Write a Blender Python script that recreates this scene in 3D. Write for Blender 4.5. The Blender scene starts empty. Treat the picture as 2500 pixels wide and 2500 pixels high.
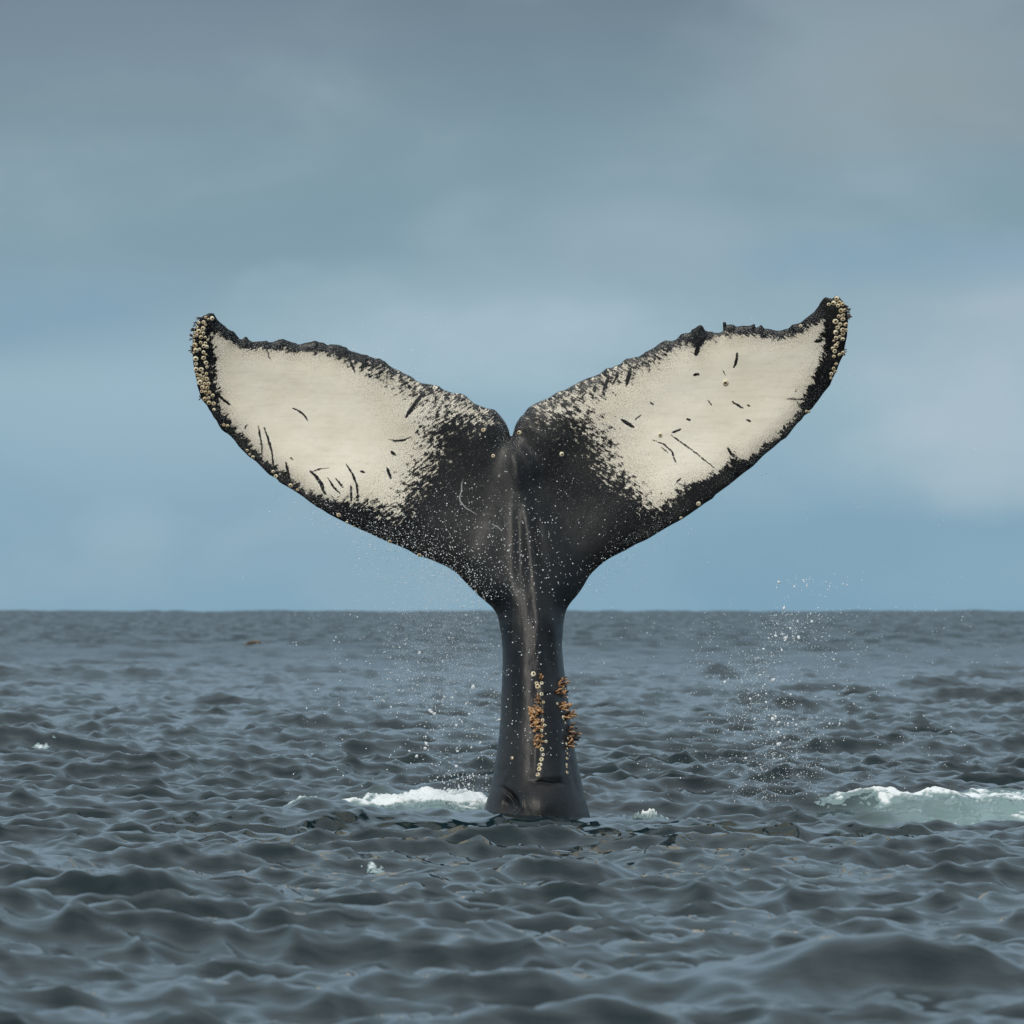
import bpy, math, random
import numpy as np
from mathutils import Vector, Matrix
from mathutils.bvhtree import BVHTree

random.seed(7)
RNG = np.random.default_rng(11)
SC = bpy.context.scene
COL = SC.collection

# ------------------------------------------------------------------ camera
D = 50.0            # metres from the lens to the whale
S = 0.0028          # metres per traced unit on the whale (tail is 4.5 m across)
CAM_H = 1.372
cam_d = bpy.data.cameras.new('camera')
cam = bpy.data.objects.new('camera', cam_d)
COL.objects.link(cam)
cam_d.sensor_width = 36.0
cam_d.lens = 36.0 * D / (2500 * S)
cam_d.clip_start = 0.5
cam_d.clip_end = 60000.0
cam.location = (0, -D, CAM_H)
cam.rotation_euler = (math.radians(90) + math.atan((1495 - 1250) * S / D), 0, 0)
cam_d.dof.use_dof = True
cam_d.dof.focus_distance = D - 0.15
cam_d.dof.aperture_fstop = cam_d.lens / 28.0
SC.camera = cam

# ------------------------------------------------------------------ world / light / exposure
SUN_EL, SUN_AZ = 36.0, 203.0     # degrees; azimuth clockwise from +Y (camera looks along +Y)
w = bpy.data.worlds.new('World'); SC.world = w; w.use_nodes = True
nt = w.node_tree; nt.nodes.clear()

class G:
    """tiny node-graph helper"""
    def __init__(self, tree): self.t = tree
    def n(self, kind, **kw):
        nd = self.t.nodes.new(kind)
        for k, v in kw.items(): setattr(nd, k, v)
        return nd
    def put(self, sock, v):
        if isinstance(v, bpy.types.NodeSocket): self.t.links.new(v, sock)
        elif v is not None: sock.default_value = v
    def m(self, op, a, b=None, c=None, clamp=False):
        nd = self.n('ShaderNodeMath', operation=op, use_clamp=clamp)
        self.put(nd.inputs[0], a); self.put(nd.inputs[1], b)
        if c is not None: self.put(nd.inputs[2], c)
        return nd.outputs[0]
    def mix(self, f, a, b, blend='MIX'):
        nd = self.n('ShaderNodeMix', data_type='RGBA', blend_type=blend, clamp_factor=True)
        self.put(nd.inputs[0], f); self.put(nd.inputs[6], a); self.put(nd.inputs[7], b)
        return nd.outputs[2]
    def noise(self, vec, scale, detail=4.0, rough=0.5, dist=0.0):
        nd = self.n('ShaderNodeTexNoise')
        self.put(nd.inputs['Vector'], vec); nd.inputs['Scale'].default_value = scale
        nd.inputs['Detail'].default_value = detail; nd.inputs['Roughness'].default_value = rough
        nd.inputs['Distortion'].default_value = dist
        return nd.outputs['Fac']
    def rng(self, v, a, b, c=0.0, d=1.0, smooth=True):
        nd = self.n('ShaderNodeMapRange', interpolation_type='SMOOTHSTEP' if smooth else 'LINEAR', clamp=True)
        self.put(nd.inputs[0], v)
        for i, q in enumerate((a, b, c, d)): self.put(nd.inputs[1 + i], q)
        return nd.outputs[0]
    def xyz(self, v):
        nd = self.n('ShaderNodeSeparateXYZ'); self.put(nd.inputs[0], v); return nd.outputs
    def vec(self, x, y, z):
        nd = self.n('ShaderNodeCombineXYZ')
        for i, q in enumerate((x, y, z)): self.put(nd.inputs[i], q)
        return nd.outputs[0]
    def attr(self, name):
        nd = self.n('ShaderNodeAttribute', attribute_name=name, attribute_type='GEOMETRY'); return nd.outputs['Fac']
    def ramp(self, f, stops):
        nd = self.n('ShaderNodeValToRGB'); r = nd.color_ramp
        while len(r.elements) < len(stops): r.elements.new(0.5)
        for e, (p, c) in zip(r.elements, stops): e.position = p; e.color = (*c, 1)
        self.put(nd.inputs[0], f); return nd.outputs[0]

def lin(r, g_, b):
    f = lambda c: ((c / 255 + 0.055) / 1.055) ** 2.4 if c > 10 else c / 255 / 12.92
    return (f(r), f(g_), f(b))

g = G(nt)
tc = g.n('ShaderNodeTexCoord')
dx, dy, dz = g.xyz(tc.outputs['Generated'])
sky = g.n('ShaderNodeTexSky', sky_type='NISHITA', sun_disc=False)
sky.sun_elevation = math.radians(SUN_EL); sky.sun_rotation = math.radians(SUN_AZ)
sky.air_density = 1.0; sky.dust_density = 2.0; sky.ozone_density = 1.5
# cloud deck: blue-grey near the horizon, greying upward, brightening to the zenith as an overcast does
def z_of(py): return (1495 - py) * S / D
el = g.rng(dz, 0.0, 0.1, 0.0, 1.0, smooth=False)
low = g.ramp(el, [(0.0, lin(112, 144, 163)), (z_of(1250) * 10, lin(114, 145, 163)), (z_of(950) * 10, lin(126, 153, 168)),
                  (z_of(620) * 10, lin(108, 133, 148)), (z_of(330) * 10, lin(104, 127, 139)), (z_of(0) * 10, lin(91, 107, 120))])
zen = g.rng(dz, 0.09, 0.9, 0.0, 1.0, smooth=False)
high = g.ramp(zen, [(0.0, lin(91, 107, 120)), (0.10, lin(136, 157, 172)), (0.25, lin(158, 180, 195)), (0.55, lin(176, 194, 206)), (1.0, lin(228, 234, 238))])
base = g.mix(g.rng(dz, 0.085, 0.12), low, high)
cvec = g.vec(g.m('MULTIPLY', dx, 16.0), g.m('MULTIPLY', dy, 16.0), g.m('MULTIPLY', dz, 32.0))
warp = g.noise(cvec, 0.8, 2.0)
cvec2 = g.vec(g.m('ADD', g.m('MULTIPLY', dx, 16.0), g.m('MULTIPLY', warp, 1.6)), g.m('MULTIPLY', dy, 16.0), g.m('MULTIPLY', dz, 32.0))
n1 = g.noise(cvec2, 1.0, 4.0, 0.45)
n2 = g.noise(g.vec(g.m('MULTIPLY', dx, 42.0), g.m('MULTIPLY', dy, 42.0), g.m('MULTIPLY', dz, 80.0)), 1.0, 6.0, 0.55)
lightc = g.rng(g.m('ADD', g.m('MULTIPLY', n1, 0.75), g.m('MULTIPLY', n2, 0.25)), 0.46, 0.66)
darkc = g.rng(g.m('ADD', g.m('MULTIPLY', n1, 0.8), g.m('MULTIPLY', n2, 0.2)), 0.50, 0.34)
c1 = g.mix(g.m('MULTIPLY', lightc, 0.35), base, (*lin(140, 158, 168), 1))
c2 = g.mix(g.m('MULTIPLY', darkc, 0.28), c1, g.mix(1.0, base, (0.70, 0.78, 0.85, 1), 'MULTIPLY'))
front = g.rng(dy, 0.0, 0.3)
def lobe(px, py, sx, sy):
    a = g.m('DIVIDE', g.m('SUBTRACT', dx, (px - 1250) * S / D), sx * S / D); b_ = g.m('DIVIDE', g.m('SUBTRACT', dz, z_of(py)), sy * S / D)
    wob = g.m('ADD', g.m('MULTIPLY', g.m('SUBTRACT', n1, 0.5), 3.0), g.m('MULTIPLY', g.m('SUBTRACT', n2, 0.5), 4.0))
    rr = g.m('ADD', g.m('ADD', g.m('MULTIPLY', a, a), g.m('MULTIPLY', b_, b_)), wob)
    return g.m('MULTIPLY', g.rng(rr, 2.2, -0.9), front)
for (px, py, sx, sy, col, am) in [(2280, 190, 420, 200, (138, 149, 157), 0.7), (2420, 900, 330, 240, (172, 187, 197), 0.6), (2330, 1120, 300, 110, (168, 186, 198), 0.45), (1200, 800, 480, 140, (168, 189, 201), 0.7), (1560, 600, 260, 110, (148, 168, 182), 0.6),
                                  (300, 1290, 110, 70, (150, 178, 196), 0.5), (2180, 640, 330, 80, (118, 152, 178), 0.7), (120, 760, 300, 110, (116, 148, 172), 0.6), (400, 1000, 420, 160, (146, 174, 192), 0.5), (350, 120, 600, 150, (112, 130, 146), 0.6)]:
    c2 = g.mix(g.m('MULTIPLY', lobe(px, py, sx, sy), am), c2, tuple(0.80 * q_ for q_ in lin(*col)) + (1,))
cl10 = g.mix(1.0, c2, (10, 10, 10, 1), 'MULTIPLY')
clouds = g.mix(0.06, cl10, sky.outputs[0])
bg = g.n('ShaderNodeBackground'); bg.inputs['Strength'].default_value = 0.1
nt.links.new(clouds, bg.inputs['Color'])
out = g.n('ShaderNodeOutputWorld'); nt.links.new(bg.outputs[0], out.inputs[0])

sun_d = bpy.data.lights.new('sun', 'SUN'); sun_d.energy = 1.5; sun_d.angle = math.radians(25); sun_d.color = (1.0, 0.93, 0.82)
sun = bpy.data.objects.new('sun', sun_d); COL.objects.link(sun)
az = math.radians(SUN_AZ); e_ = math.radians(SUN_EL)
sdir = Vector((math.sin(az) * math.cos(e_), math.cos(az) * math.cos(e_), math.sin(e_)))
sun.rotation_euler = sdir.to_track_quat('Z', 'Y').to_euler()
vs = SC.view_settings
vs.view_transform = 'Standard'; vs.look = 'None'; vs.gamma = 1.0; vs.exposure = 0.5; vs.use_curve_mapping = False
SC.cycles.max_bounces = 8

# ------------------------------------------------------------------ helpers
def PX(p): return (np.asarray(p, dtype=np.float64) - 1250.0) * S
def PZ(p): return (1985.0 - np.asarray(p, dtype=np.float64)) * S

_LAT = RNG.random((256, 256))
def vnoise(x, y):
    """smooth value noise in 0..1"""
    xi = np.floor(x).astype(np.int64); yi = np.floor(y).astype(np.int64)
    fx = x - xi; fy = y - yi
    fx = fx * fx * (3 - 2 * fx); fy = fy * fy * (3 - 2 * fy)
    a = _LAT[xi & 255, yi & 255]; b = _LAT[(xi + 1) & 255, yi & 255]
    c = _LAT[xi & 255, (yi + 1) & 255]; d_ = _LAT[(xi + 1) & 255, (yi + 1) & 255]
    return (a * (1 - fx) + b * fx) * (1 - fy) + (c * (1 - fx) + d_ * fx) * fy
def fbm(x, y, o=4, r=0.5):
    s = 0; a = 1; t = 0
    for i in range(o):
        s = s + a * vnoise(x * 2 ** i + 17.3 * i, y * 2 ** i + 9.1 * i); t += a; a *= r
    return s / t
def sstep(a, b, v):
    t = np.clip((v - a) / (b - a), 0, 1); return t * t * (3 - 2 * t)

def mesh_from(name, co, quads=None, tris=None, smooth=True):
    me = bpy.data.meshes.new(name)
    nq = 0 if quads is None else len(quads); ntr = 0 if tris is None else len(tris)
    me.vertices.add(len(co)); me.vertices.foreach_set('co', np.asarray(co, dtype=np.float32).ravel())
    loops = np.concatenate([a.ravel() for a in (quads, tris) if a is not None and len(a)]).astype(np.int32)
    me.loops.add(len(loops)); me.loops.foreach_set('vertex_index', loops)
    me.polygons.add(nq + ntr)
    starts = np.concatenate([np.arange(nq) * 4, nq * 4 + np.arange(ntr) * 3]).astype(np.int32)
    me.polygons.foreach_set('loop_start', starts)
    if smooth: me.polygons.foreach_set('use_smooth', np.ones(nq + ntr, dtype=bool))
    me.update(calc_edges=True); me.validate()
    return me
def set_attr(me, name, v):
    a = me.attributes.new(name, 'FLOAT', 'POINT'); a.data.foreach_set('value', np.asarray(v, dtype=np.float32))
def link(name, me, mat=None, parent=None, **props):
    o = bpy.data.objects.new(name, me); COL.objects.link(o)
    if mat is not None:
        for mm in (mat if isinstance(mat, (list, tuple)) else [mat]): me.materials.append(mm)
    if parent is not None: o.parent = parent
    for k, v in props.items(): o[k] = v
    return o
def new_mat(name):
    m = bpy.data.materials.new(name); m.use_nodes = True
    t = m.node_tree; t.nodes.clear(); gg = G(t)
    b = gg.n('ShaderNodeBsdfPrincipled'); o = gg.n('ShaderNodeOutputMaterial'); t.links.new(b.outputs[0], o.inputs[0])
    return m, gg, b
def poly_dist(P, A, closed=False, chunk=20000):
    """distance of points P (n,2) to polyline A (m,2) -> dist, index+t, nearest point"""
    A = np.asarray(A, float); B = np.roll(A, -1, 0) if closed else A[1:]; A0 = A if closed else A[:-1]
    AB = B - A0; L2 = (AB ** 2).sum(1) + 1e-12
    dist = np.empty(len(P)); tt = np.empty(len(P)); near = np.empty((len(P), 2))
    for s in range(0, len(P), chunk):
        q = P[s:s + chunk]
        rel = q[:, None, :] - A0[None]
        t = np.clip((rel * AB[None]).sum(2) / L2[None], 0, 1)
        dd = ((rel - t[..., None] * AB[None]) ** 2).sum(2)
        k = dd.argmin(1); ar = np.arange(len(q))
        dist[s:s + chunk] = np.sqrt(dd[ar, k]); tt[s:s + chunk] = k + t[ar, k]
        near[s:s + chunk] = A0[k] + t[ar, k][:, None] * AB[k]
    return dist, tt, near
def inside_rows(xs, ys, poly):
    """boolean grid [len(ys), len(xs)]: inside polygon"""
    A = np.asarray(poly, float); B = np.roll(A, -1, 0)
    res = np.zeros((len(ys), len(xs)), bool)
    for j, y in enumerate(ys):
        y += 1e-4
        c = (A[:, 1] > y) != (B[:, 1] > y)
        if not c.any(): continue
        xc = np.sort(A[c, 0] + (y - A[c, 1]) / (B[c, 1] - A[c, 1]) * (B[c, 0] - A[c, 0]))
        res[j] = (np.searchsorted(xc, xs) % 2) == 1
    return res

# ------------------------------------------------------------------ the sea
NW = 140
wl = np.exp(np.linspace(math.log(0.10), math.log(26.0), NW)) * np.exp(RNG.normal(0, 0.03, NW))
kk = 2 * np.pi / wl
wdir = np.radians(-90 + 14) + RNG.normal(0, 1, NW) * np.where(wl > 6, 0.30, np.where(wl > 0.7, 0.45, np.where(wl > 0.4, 0.7, 1.1)))
slope = np.interp(np.log(wl), np.log([0.14, 0.3, 0.6, 1.2, 2.5, 4.5, 8.0, 14.0, 26.0]),
                  [0.060, 0.066, 0.056, 0.032, 0.018, 0.018, 0.015, 0.006, 0.003])
amp = slope / kk * 1.25
ph = RNG.random(NW) * 2 * np.pi
chop = np.where(wl > 0.8, 0.85, 0.6)
kx = kk * np.cos(wdir); ky = kk * np.sin(wdir)

# single swells of their own: x, y, length along crest, width, height, turn (rad)
MOUNDS = [(1.15, -24.9, 0.62, 0.34, 0.22, 0.05),     # large dark swell close by
          (-1.75, -15.9, 1.0, 0.45, 0.12, 0.10),     # long low crest
          (1.82, -5.5, 1.0, 0.5, 0.15, 0.0),         # swell before the turquoise wash
          (-1.5, -0.4, 0.5, 0.32, 0.12, 0.0),
          (0.1, -1.6, 0.9, 0.45, 0.065, 0.0),
          (-0.62, 0.55, 0.52, 0.30, 0.10, 0.0),      # white water behind the tail stock
          (3.55, 0.9, 0.95, 0.45, 0.13, 0.06),       # turquoise wash
          (4.8, 1.2, 0.9, 0.5, 0.13, 0.0),
          (-4.5, 21.5, 0.9, 0.8, 0.14, 0.0)]
def calm(x, y):
    """short choppy sea is flattened a little where the whale has just gone under"""
    return 1 - 0.55 * np.exp(-((x - 0.1) / 1.3) ** 2 - ((y + 0.7) / 1.6) ** 2) - 0.45 * np.exp(-((x - 1.15) / 0.9) ** 2 - ((y + 25.0) / 1.2) ** 2)
def sea(x, y, sp):
    x = np.asarray(x, np.float32); y = np.asarray(y, np.float32); sp = np.broadcast_to(np.asarray(sp, np.float32), x.shape)
    z = np.zeros_like(x); ox = np.zeros_like(x); oy = np.zeros_like(x)
    gust = (0.72 + 0.56 * fbm(x / 5.0 + 40, y / 9.0 + 11, 3)).astype(np.float32)
    cm = calm(x, y).astype(np.float32)
    for i in range(NW):
        lodw = np.clip(wl[i] / (2.4 * sp) - 0.5, 0, 1)
        if not lodw.any(): continue
        p = np.float32(kx[i]) * x + np.float32(ky[i]) * y + np.float32(ph[i])
        s = np.sin(p); c = np.cos(p)
        a = (amp[i] * lodw * cm).astype(np.float32)
        if wl[i] < 2.5: a = a * gust
        z += a * c
        ca = a * chop[i]
        ox -= ca * np.float32(kx[i] / kk[i]) * s; oy -= ca * np.float32(ky[i] / kk[i]) * s
    for (mx, my, lx, ly, h, tr) in MOUNDS:
        ct, st = math.cos(tr), math.sin(tr)
        u = (x - mx) * ct + (y - my) * st; v = -(x - mx) * st + (y - my) * ct
        wob = 0.18 * (fbm(x * 1.3 + mx * 7, y * 0.6 + 3, 2) - 0.5)
        z += (h * np.exp(-(u / lx) ** 2 - ((v + wob) / ly) ** 2)).astype(np.float32)
    z += SEA_OFF
    return x + ox, y + oy, z
SEA_OFF = -0.02

def sea_sheet():
    r = [3.0]
    while r[-1] < 14000:
        d = r[-1]
        if d < 21.5: s = 0.2
        elif d < 60: s = 0.062
        else: s = min(0.062 * (d / 60) ** 1.9, 0.08 * d)
        r.append(d + s)
    r = np.array(r); sp_r = np.gradient(r)
    half = math.radians(4.9)
    dense = np.linspace(-half, half, 400)
    side = half + (np.linspace(0, 1, 75)[1:] ** 3.0) * (math.pi - half)
    th = np.concatenate([-side[::-1], dense, side[:-1]])      # full turn round the lens, fine where the lens looks
    sp_t = np.gradient(th)
    R, T = np.meshgrid(r, th, indexing='ij')
    X = (R * np.sin(T)).ravel(); Y = (R * np.cos(T)).ravel() - D
    SPR = np.broadcast_to(sp_r[:, None], R.shape).ravel()
    SP = np.maximum(SPR * 0.3, (R * sp_t[None, :]).ravel() * 0.6)
    x, y, z = sea(X, Y, SP)
    far_y = sstep(200.0, 2200.0, Y)
    z = z + far_y * 2.6 * fbm(X / 16.0 + 5, Y / 80.0, 3)
    z = z - np.where(R.ravel() < 21.5, 0.12 * (21.5 - R.ravel()) / 20, 0)
    nr, nc = R.shape
    idx = np.arange(nr * nc).reshape(nr, nc)
    q = np.stack([idx[:-1, :-1], idx[:-1, 1:], idx[1:, 1:], idx[1:, :-1]], -1).reshape(-1, 4)
    wrap = np.stack([idx[:-1, -1], idx[:-1, 0], idx[1:, 0], idx[1:, -1]], -1)
    q = np.concatenate([q, wrap])[:, ::-1]
    me = mesh_from('sea', np.stack([x, y, z], 1), q)
    X = X.astype(float); Y = Y.astype(float)
    aer = np.zeros(len(X))
    for (mx, my, lx, ly, v) in AERATED:
        aer = np.maximum(aer, v * np.exp(-((X - mx) / lx) ** 4 - ((Y - my) / ly) ** 4))
    aer *= 0.55 + 0.9 * fbm(X * 2.2, Y * 1.6, 3)
    set_attr(me, 'aerated', np.clip(aer, 0, 1))
    set_attr(me, 'grid', np.clip(SPR, 0, 4))
    return me
AERATED = [(-0.50, 0.25, 0.55, 0.55, 0.8), (3.7, 0.35, 1.15, 0.9, 0.95), (5.0, 0.6, 1.0, 1.0, 0.9)]

m_sea, q, b = new_mat('sea_water')
geo = q.n('ShaderNodeNewGeometry'); pos = geo.outputs['Position']
gr = q.attr('grid'); ae = q.attr('aerated')
px_, py_, pz_ = q.xyz(pos)
stretch = q.vec(q.m('MULTIPLY', px_, 0.6), q.m('MULTIPLY', py_, 1.3), pz_)
fine = q.noise(stretch, 7.0, 5.0, 0.55)
med = q.noise(stretch, 1.1, 5.0, 0.55)
far = q.noise(stretch, 0.25, 4.0, 0.55)
wm = q.rng(gr, 0.08, 0.5); wf = q.rng(gr, 0.6, 3.0)
hgt = q.m('ADD', q.m('MULTIPLY', fine, 0.005), q.m('ADD', q.m('MULTIPLY', q.m('MULTIPLY', med, wm), 0.14), q.m('MULTIPLY', q.m('MULTIPLY', far, wf), 0.6)))
bump = q.n('ShaderNodeBump'); bump.inputs['Strength'].default_value = 1.0; bump.inputs['Distance'].default_value = 1.0
q.put(bump.inputs['Height'], hgt)
q.put(b.inputs['Normal'], bump.outputs[0])
deep = (0.0005, 0.0100, 0.0125, 1)
aecol = q.mix(q.noise(q.vec(px_, q.m('MULTIPLY', py_, 0.6), q.m('MULTIPLY', pz_, 2.0)), 5.0, 5, 0.6, 0.8), (0.08, 0.15, 0.155, 1), (0.24, 0.33, 0.33, 1))
q.put(b.inputs['Base Color'], q.mix(ae, deep, aecol))
b.inputs['IOR'].default_value = 1.333
q.put(b.inputs['Roughness'], q.m('ADD', q.m('ADD', 0.03, q.rng(gr, 0.10, 1.6, 0.0, q.rng(q.noise(q.vec(q.m('MULTIPLY', px_, 0.8), q.m('MULTIPLY', py_, 0.07), 0.0), 1.0, 4.0, 0.6), 0.4, 0.62, 0.22, 0.48))), q.m('MULTIPLY', ae, 0.25)))
sea_o = link('sea', sea_sheet(), m_sea, kind='structure', label='dark grey choppy open sea reaching to the horizon', category='sea')

# ------------------------------------------------------------------ the whale
TOP_L = [(492,783.5),(502,774),(512.5,769),(522,768.6),(528,773),(533,781.4),(541.5,790.7),(552,800),(564,809),(571.5,811),(579,817.6),(585,826),(589,831),(596,829),(600.5,826),(606.7,828),(610,833),(616,837),(626,837),(639,836),(647,835),(653,833),(657,837),(670,836),(678,834),(681,830),(691.5,830),(701,833),(713,837),(723.6,840),(732,842),(740,839),(752.6,837),(765,835),(771,834),(779.5,837),(790,836),(796,841),(800,843.5),(808.5,842),(823,842.5),(839,847),(852,854),(865,859),(880,864),(896,867),(903.5,870.5),(914,875),(927,876),(940,883),(950,892.5),(966,901),(986,910.6),(1007,922),(1022.5,931),(1038,938),(1059,939),(1072,944),(1085,953),(1105,958.5),(1126,962),(1139,967.5),(1149,976.6),(1160,985.6),(1173,992),(1188,996.5),(1198.5,997),(1209,1001),(1222,1013),(1235,1032),(1242.5,1050),(1247.5,1069)]
TOP_R = [(1252,1058),(1257,1040),(1265,1024.5),(1278,1010),(1290.6,996),(1306,985.6),(1321.6,976.6),(1337,973),(1350,965),(1365.6,954.6),(1381,950.7),(1397,941.6),(1415,931),(1433,923.5),(1451,917),(1464,912),(1478,901),(1487,899),(1500,894),(1516,887),(1527,877),(1536,875.6),(1549,873),(1567.5,866.6),(1583,856),(1598.5,848.5),(1611.5,838),(1622,832.4),(1635,833),(1650,829),(1659.5,820),(1669,815.5),(1683,813),(1688,806),(1697.6,801),(1708,796),(1715.5,800),(1721,808),(1736,811),(1750,814),(1761,812),(1764,805),(1763,791.7),(1766.7,788),(1771,790.5),(1773,796),(1786,794),(1795,797.6),(1812,797),(1828.6,797.6),(1837,792),(1841.7,795),(1842,800),(1851,799),(1856,795),(1861,799.5),(1869,805),(1883,808),(1900,809.5),(1914,806),(1924,803.6),(1931,796),(1943,793),(1951,790.5),(1962,782),(1976,771),(1990.5,757),(1996.4,745),(2003.6,736),(2012,731),(2026,734.5),(2032,730),(2038,728),(2047.6,736),(2055,745),(2061,756)]
LOW_R = [(2064,771),(2065.5,790.5),(2064,809.5),(2064,821),(2061,838),(2058,855),(2055,871),(2050,881),(2044,895),(2038,912),(2031,926),(2025,940),(2018,950),(2007,964),(1995,981),(1983,996),(1971,1008),(1955,1026),(1936,1045),(1919,1069),(1907,1076),(1888,1093),(1864,1112),(1840,1137),(1821,1151),(1808,1161),(1780,1184),(1748,1207),(1740,1217),(1722,1228),(1700,1244),(1681,1257),(1663,1269),(1640,1281),(1614,1296),(1588,1312),(1573,1320),(1550,1330),(1528,1343),(1493.5,1360),(1472,1374),(1453,1391),(1437.6,1408),(1425,1430),(1410,1452),(1394,1470.5),(1385,1484.5),(1380,1498),(1375.5,1523),(1374,1548),(1372,1570),(1374,1607),(1378,1641),(1383,1668),(1386,1697),(1391,1747),(1397,1793.5),(1402,1824.5),(1409,1859),(1417,1896),(1425,1935),(1433.6,1968.5),(1437,1981),(1454,2060),(1476,2160),(1505,2300)]
LOW_L = [(1105,2300),(1138,2160),(1162,2060),(1178,1987),(1185,1964),(1194.5,1931),(1204,1896),(1209,1859),(1214,1828),(1219,1786),(1222.5,1745),(1223.5,1703.5),(1226,1652),(1227,1607),(1225,1560.6),(1220,1529.5),(1214,1501.5),(1201.5,1483),(1186,1469),(1167,1453),(1149,1435),(1133,1418),(1118,1402),(1099,1388),(1074,1376),(1043,1363),(1021,1357),(996.6,1343),(972,1332),(950,1324),(924,1313),(903.5,1302.7),(883,1294),(862,1284),(840,1274),(827,1267.6),(816,1262),(801,1254),(786,1244),(774,1238),(765,1231.6),(753,1223),(741.6,1214),(724,1202),(705.6,1190.6),(692,1183),(682,1177),(674.5,1168),(658,1159.5),(646,1148),(625,1126.6),(609,1116),(600,1107),(583,1090),(572.5,1075),(556,1060),(541.4,1048.5),(529,1028),(516.6,1009),(506,990.5),(495,980),(489.7,963.6),(484.5,947),(482.4,930.5),(478,914),(475,893),(473.7,874.6),(473,864),(471,856),(474,839),(474,823),(479,808),(484.5,796)]
OUTLINE = np.array(TOP_L + TOP_R + LOW_R + LOW_L, float)
WHITE_L = [(520,818),(533,817),(548,825),(564,837),(583,848),(606,855),(647,856),(688,855),(719,862),(750,862),(792,864),(839,882),(878,895),(903.5,911),(942,918),(981,934),(1015,947),(1025,967.5),(1059,965),(1098,975),(1136,986),(1173,1001),(1162,1014),(1123,1010),(1085,1001),(1064,1017),(1054,1040),(1048,1066),(1048,1092),(1050,1118),(1030,1136),(1012,1164),(997,1193),(981,1224),(966,1246),(940,1246),(911,1232),(885,1226),(852,1221),(817,1219),(792,1214),(771,1207),(753,1202),(734,1189),(728,1177),(717,1177),(708,1167),(699,1154),(684.5,1152),(672,1138),(660,1131),(650,1129),(636,1111),(619,1090),(601,1072),(581,1053),(566,1032),(552,1013),(540,995),(538,978),(541,964),(535,947),(529,930.5),(527,912),(529,885),(531,868),(523,840)]
WHITE_R = [(1327,998.6),(1360,985.6),(1386,978),(1407,960),(1428,949),(1448,949),(1474,931),(1492,918),(1523.5,903),(1547,903),(1567.5,890),(1596,879.5),(1627,861),(1653,851),(1670,843),(1690,845),(1700,862),(1721,840),(1745,826),(1764,819),(1798,818),(1831,821),(1864,826),(1893,828.6),(1924,824),(1948,817),(1971,800),(1993,790.5),(2008,790),(2010,805),(2000,819),(2002,833),(2008,848),(2006,867),(2001,886),(1990.5,902),(1986,921),(1976,940),(1967,952),(1959.5,974),(1955,995),(1945,1014),(1933,1031),(1912,1052),(1893,1071),(1864,1090.5),(1845,1105),(1831,1119),(1812,1124),(1790,1112),(1783,1128),(1764,1146),(1738,1160),(1718,1170),(1690,1180),(1668,1192),(1655,1208),(1640,1224),(1606,1240),(1588,1236),(1562,1208),(1544,1182),(1516,1164),(1492,1141),(1474,1118),(1477,1094),(1464,1068),(1443,1048),(1425,1019),(1407,1003),(1381,1000),(1355,1006)]
# black scars on the white fields: traced line and width
SCARS = [([(714,996),(730,1004),(742,1013),(752.6,1028)],4.2),([(631.5,1041),(636,1067),(640,1088),(640,1115)],3.8),([(645.6,1044),(655,1071),(664,1102),(668,1140)],4.2),([(655,859),(657,872),(663,879)],2.6),([(707,1116),(717,1124)],2.6),([(698,1129),(702,1145),(705,1161),(709,1176)],5.5),([(537,968),(550,980),(564,990)],5),([(597,1049),(605,1036)],2.5),
         ([(854,877),(868,912)],4),([(1030,965),(1007,996),(991,1019)],8),([(947,1072),(966,1077),(986,1075),(1004,1066)],4),([(955,1102),(966,1112)],6),([(845,1133),(862,1159),(872,1187),(875,1229)],4.6),([(800,1166),(815,1190),(831,1206)],4),([(857,1185),(858,1224)],5),([(820,1169),(841,1194)],3.5),([(766,1151),(776,1147),(806,1141)],3),([(757,1150),(774,1166),(784,1180),(790,1198),(796,1207)],6.5),([(945,1143),(955,1169)],6),([(880,1150),(890,1154)],5),
         ([(1432,957),(1412,979)],3),([(1487,918),(1472,957)],6.5),([(1508,916),(1495,940)],4),([(1539,903),(1529,941)],7.5),([(1453,942),(1451,957)],7),([(1516,1024),(1547,1044)],7),([(1593,1075),(1619,1084),(1640,1102),(1646,1120),(1650,1130)],3.2),([(1614,1092),(1632,1107)],2.4),([(1640,1057),(1663,1048)],4.5),([(1637,1062),(1661,1079),(1679,1092),(1700,1107),(1720,1124),(1743,1142)],3.2),([(1588,984),(1597,989)],4.5),([(1675,1023),(1687,1027)],4.5),([(1548,1027),(1565,1013)],3.2),
         ([(1798,864),(1797,881),(1790,899)],5.5),([(1692,917),(1707,914)],4.6),([(1761,902),(1771,918)],2.2),([(1727,977),(1737,990)],2.4),([(1786,981),(1800,990),(1814,998)],4),([(1823,989),(1831,993)],4),([(1821,1025),(1832,1029)],4),([(1919,975),(1960,976)],3.4),([(1942,979),(1955,995)],2.6),([(1697,870),(1704,848)],8),([(1776,1093),(1786,1112)],6),([(1945,949),(1940,958)],2.4),([(1986,837),(2003,834)],7),([(1650,1178),(1663,1168)],3.5),([(1913,1038),(1916,1052)],5),([(1927,1030),(1931,1045)],5)]
PALE = [([(1131,1169),(1127,1182),(1127,1198),(1122,1213),(1123.5,1224),(1136,1239),(1165,1257)],2.6),([(1199,1279),(1214,1286),(1227,1297)],1.8),([(1183,1015),(1196,1020)],2.0),([(1192,1033),(1214,1033)],1.8),([(1578,1295),(1586,1318)],1.6)]
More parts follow.
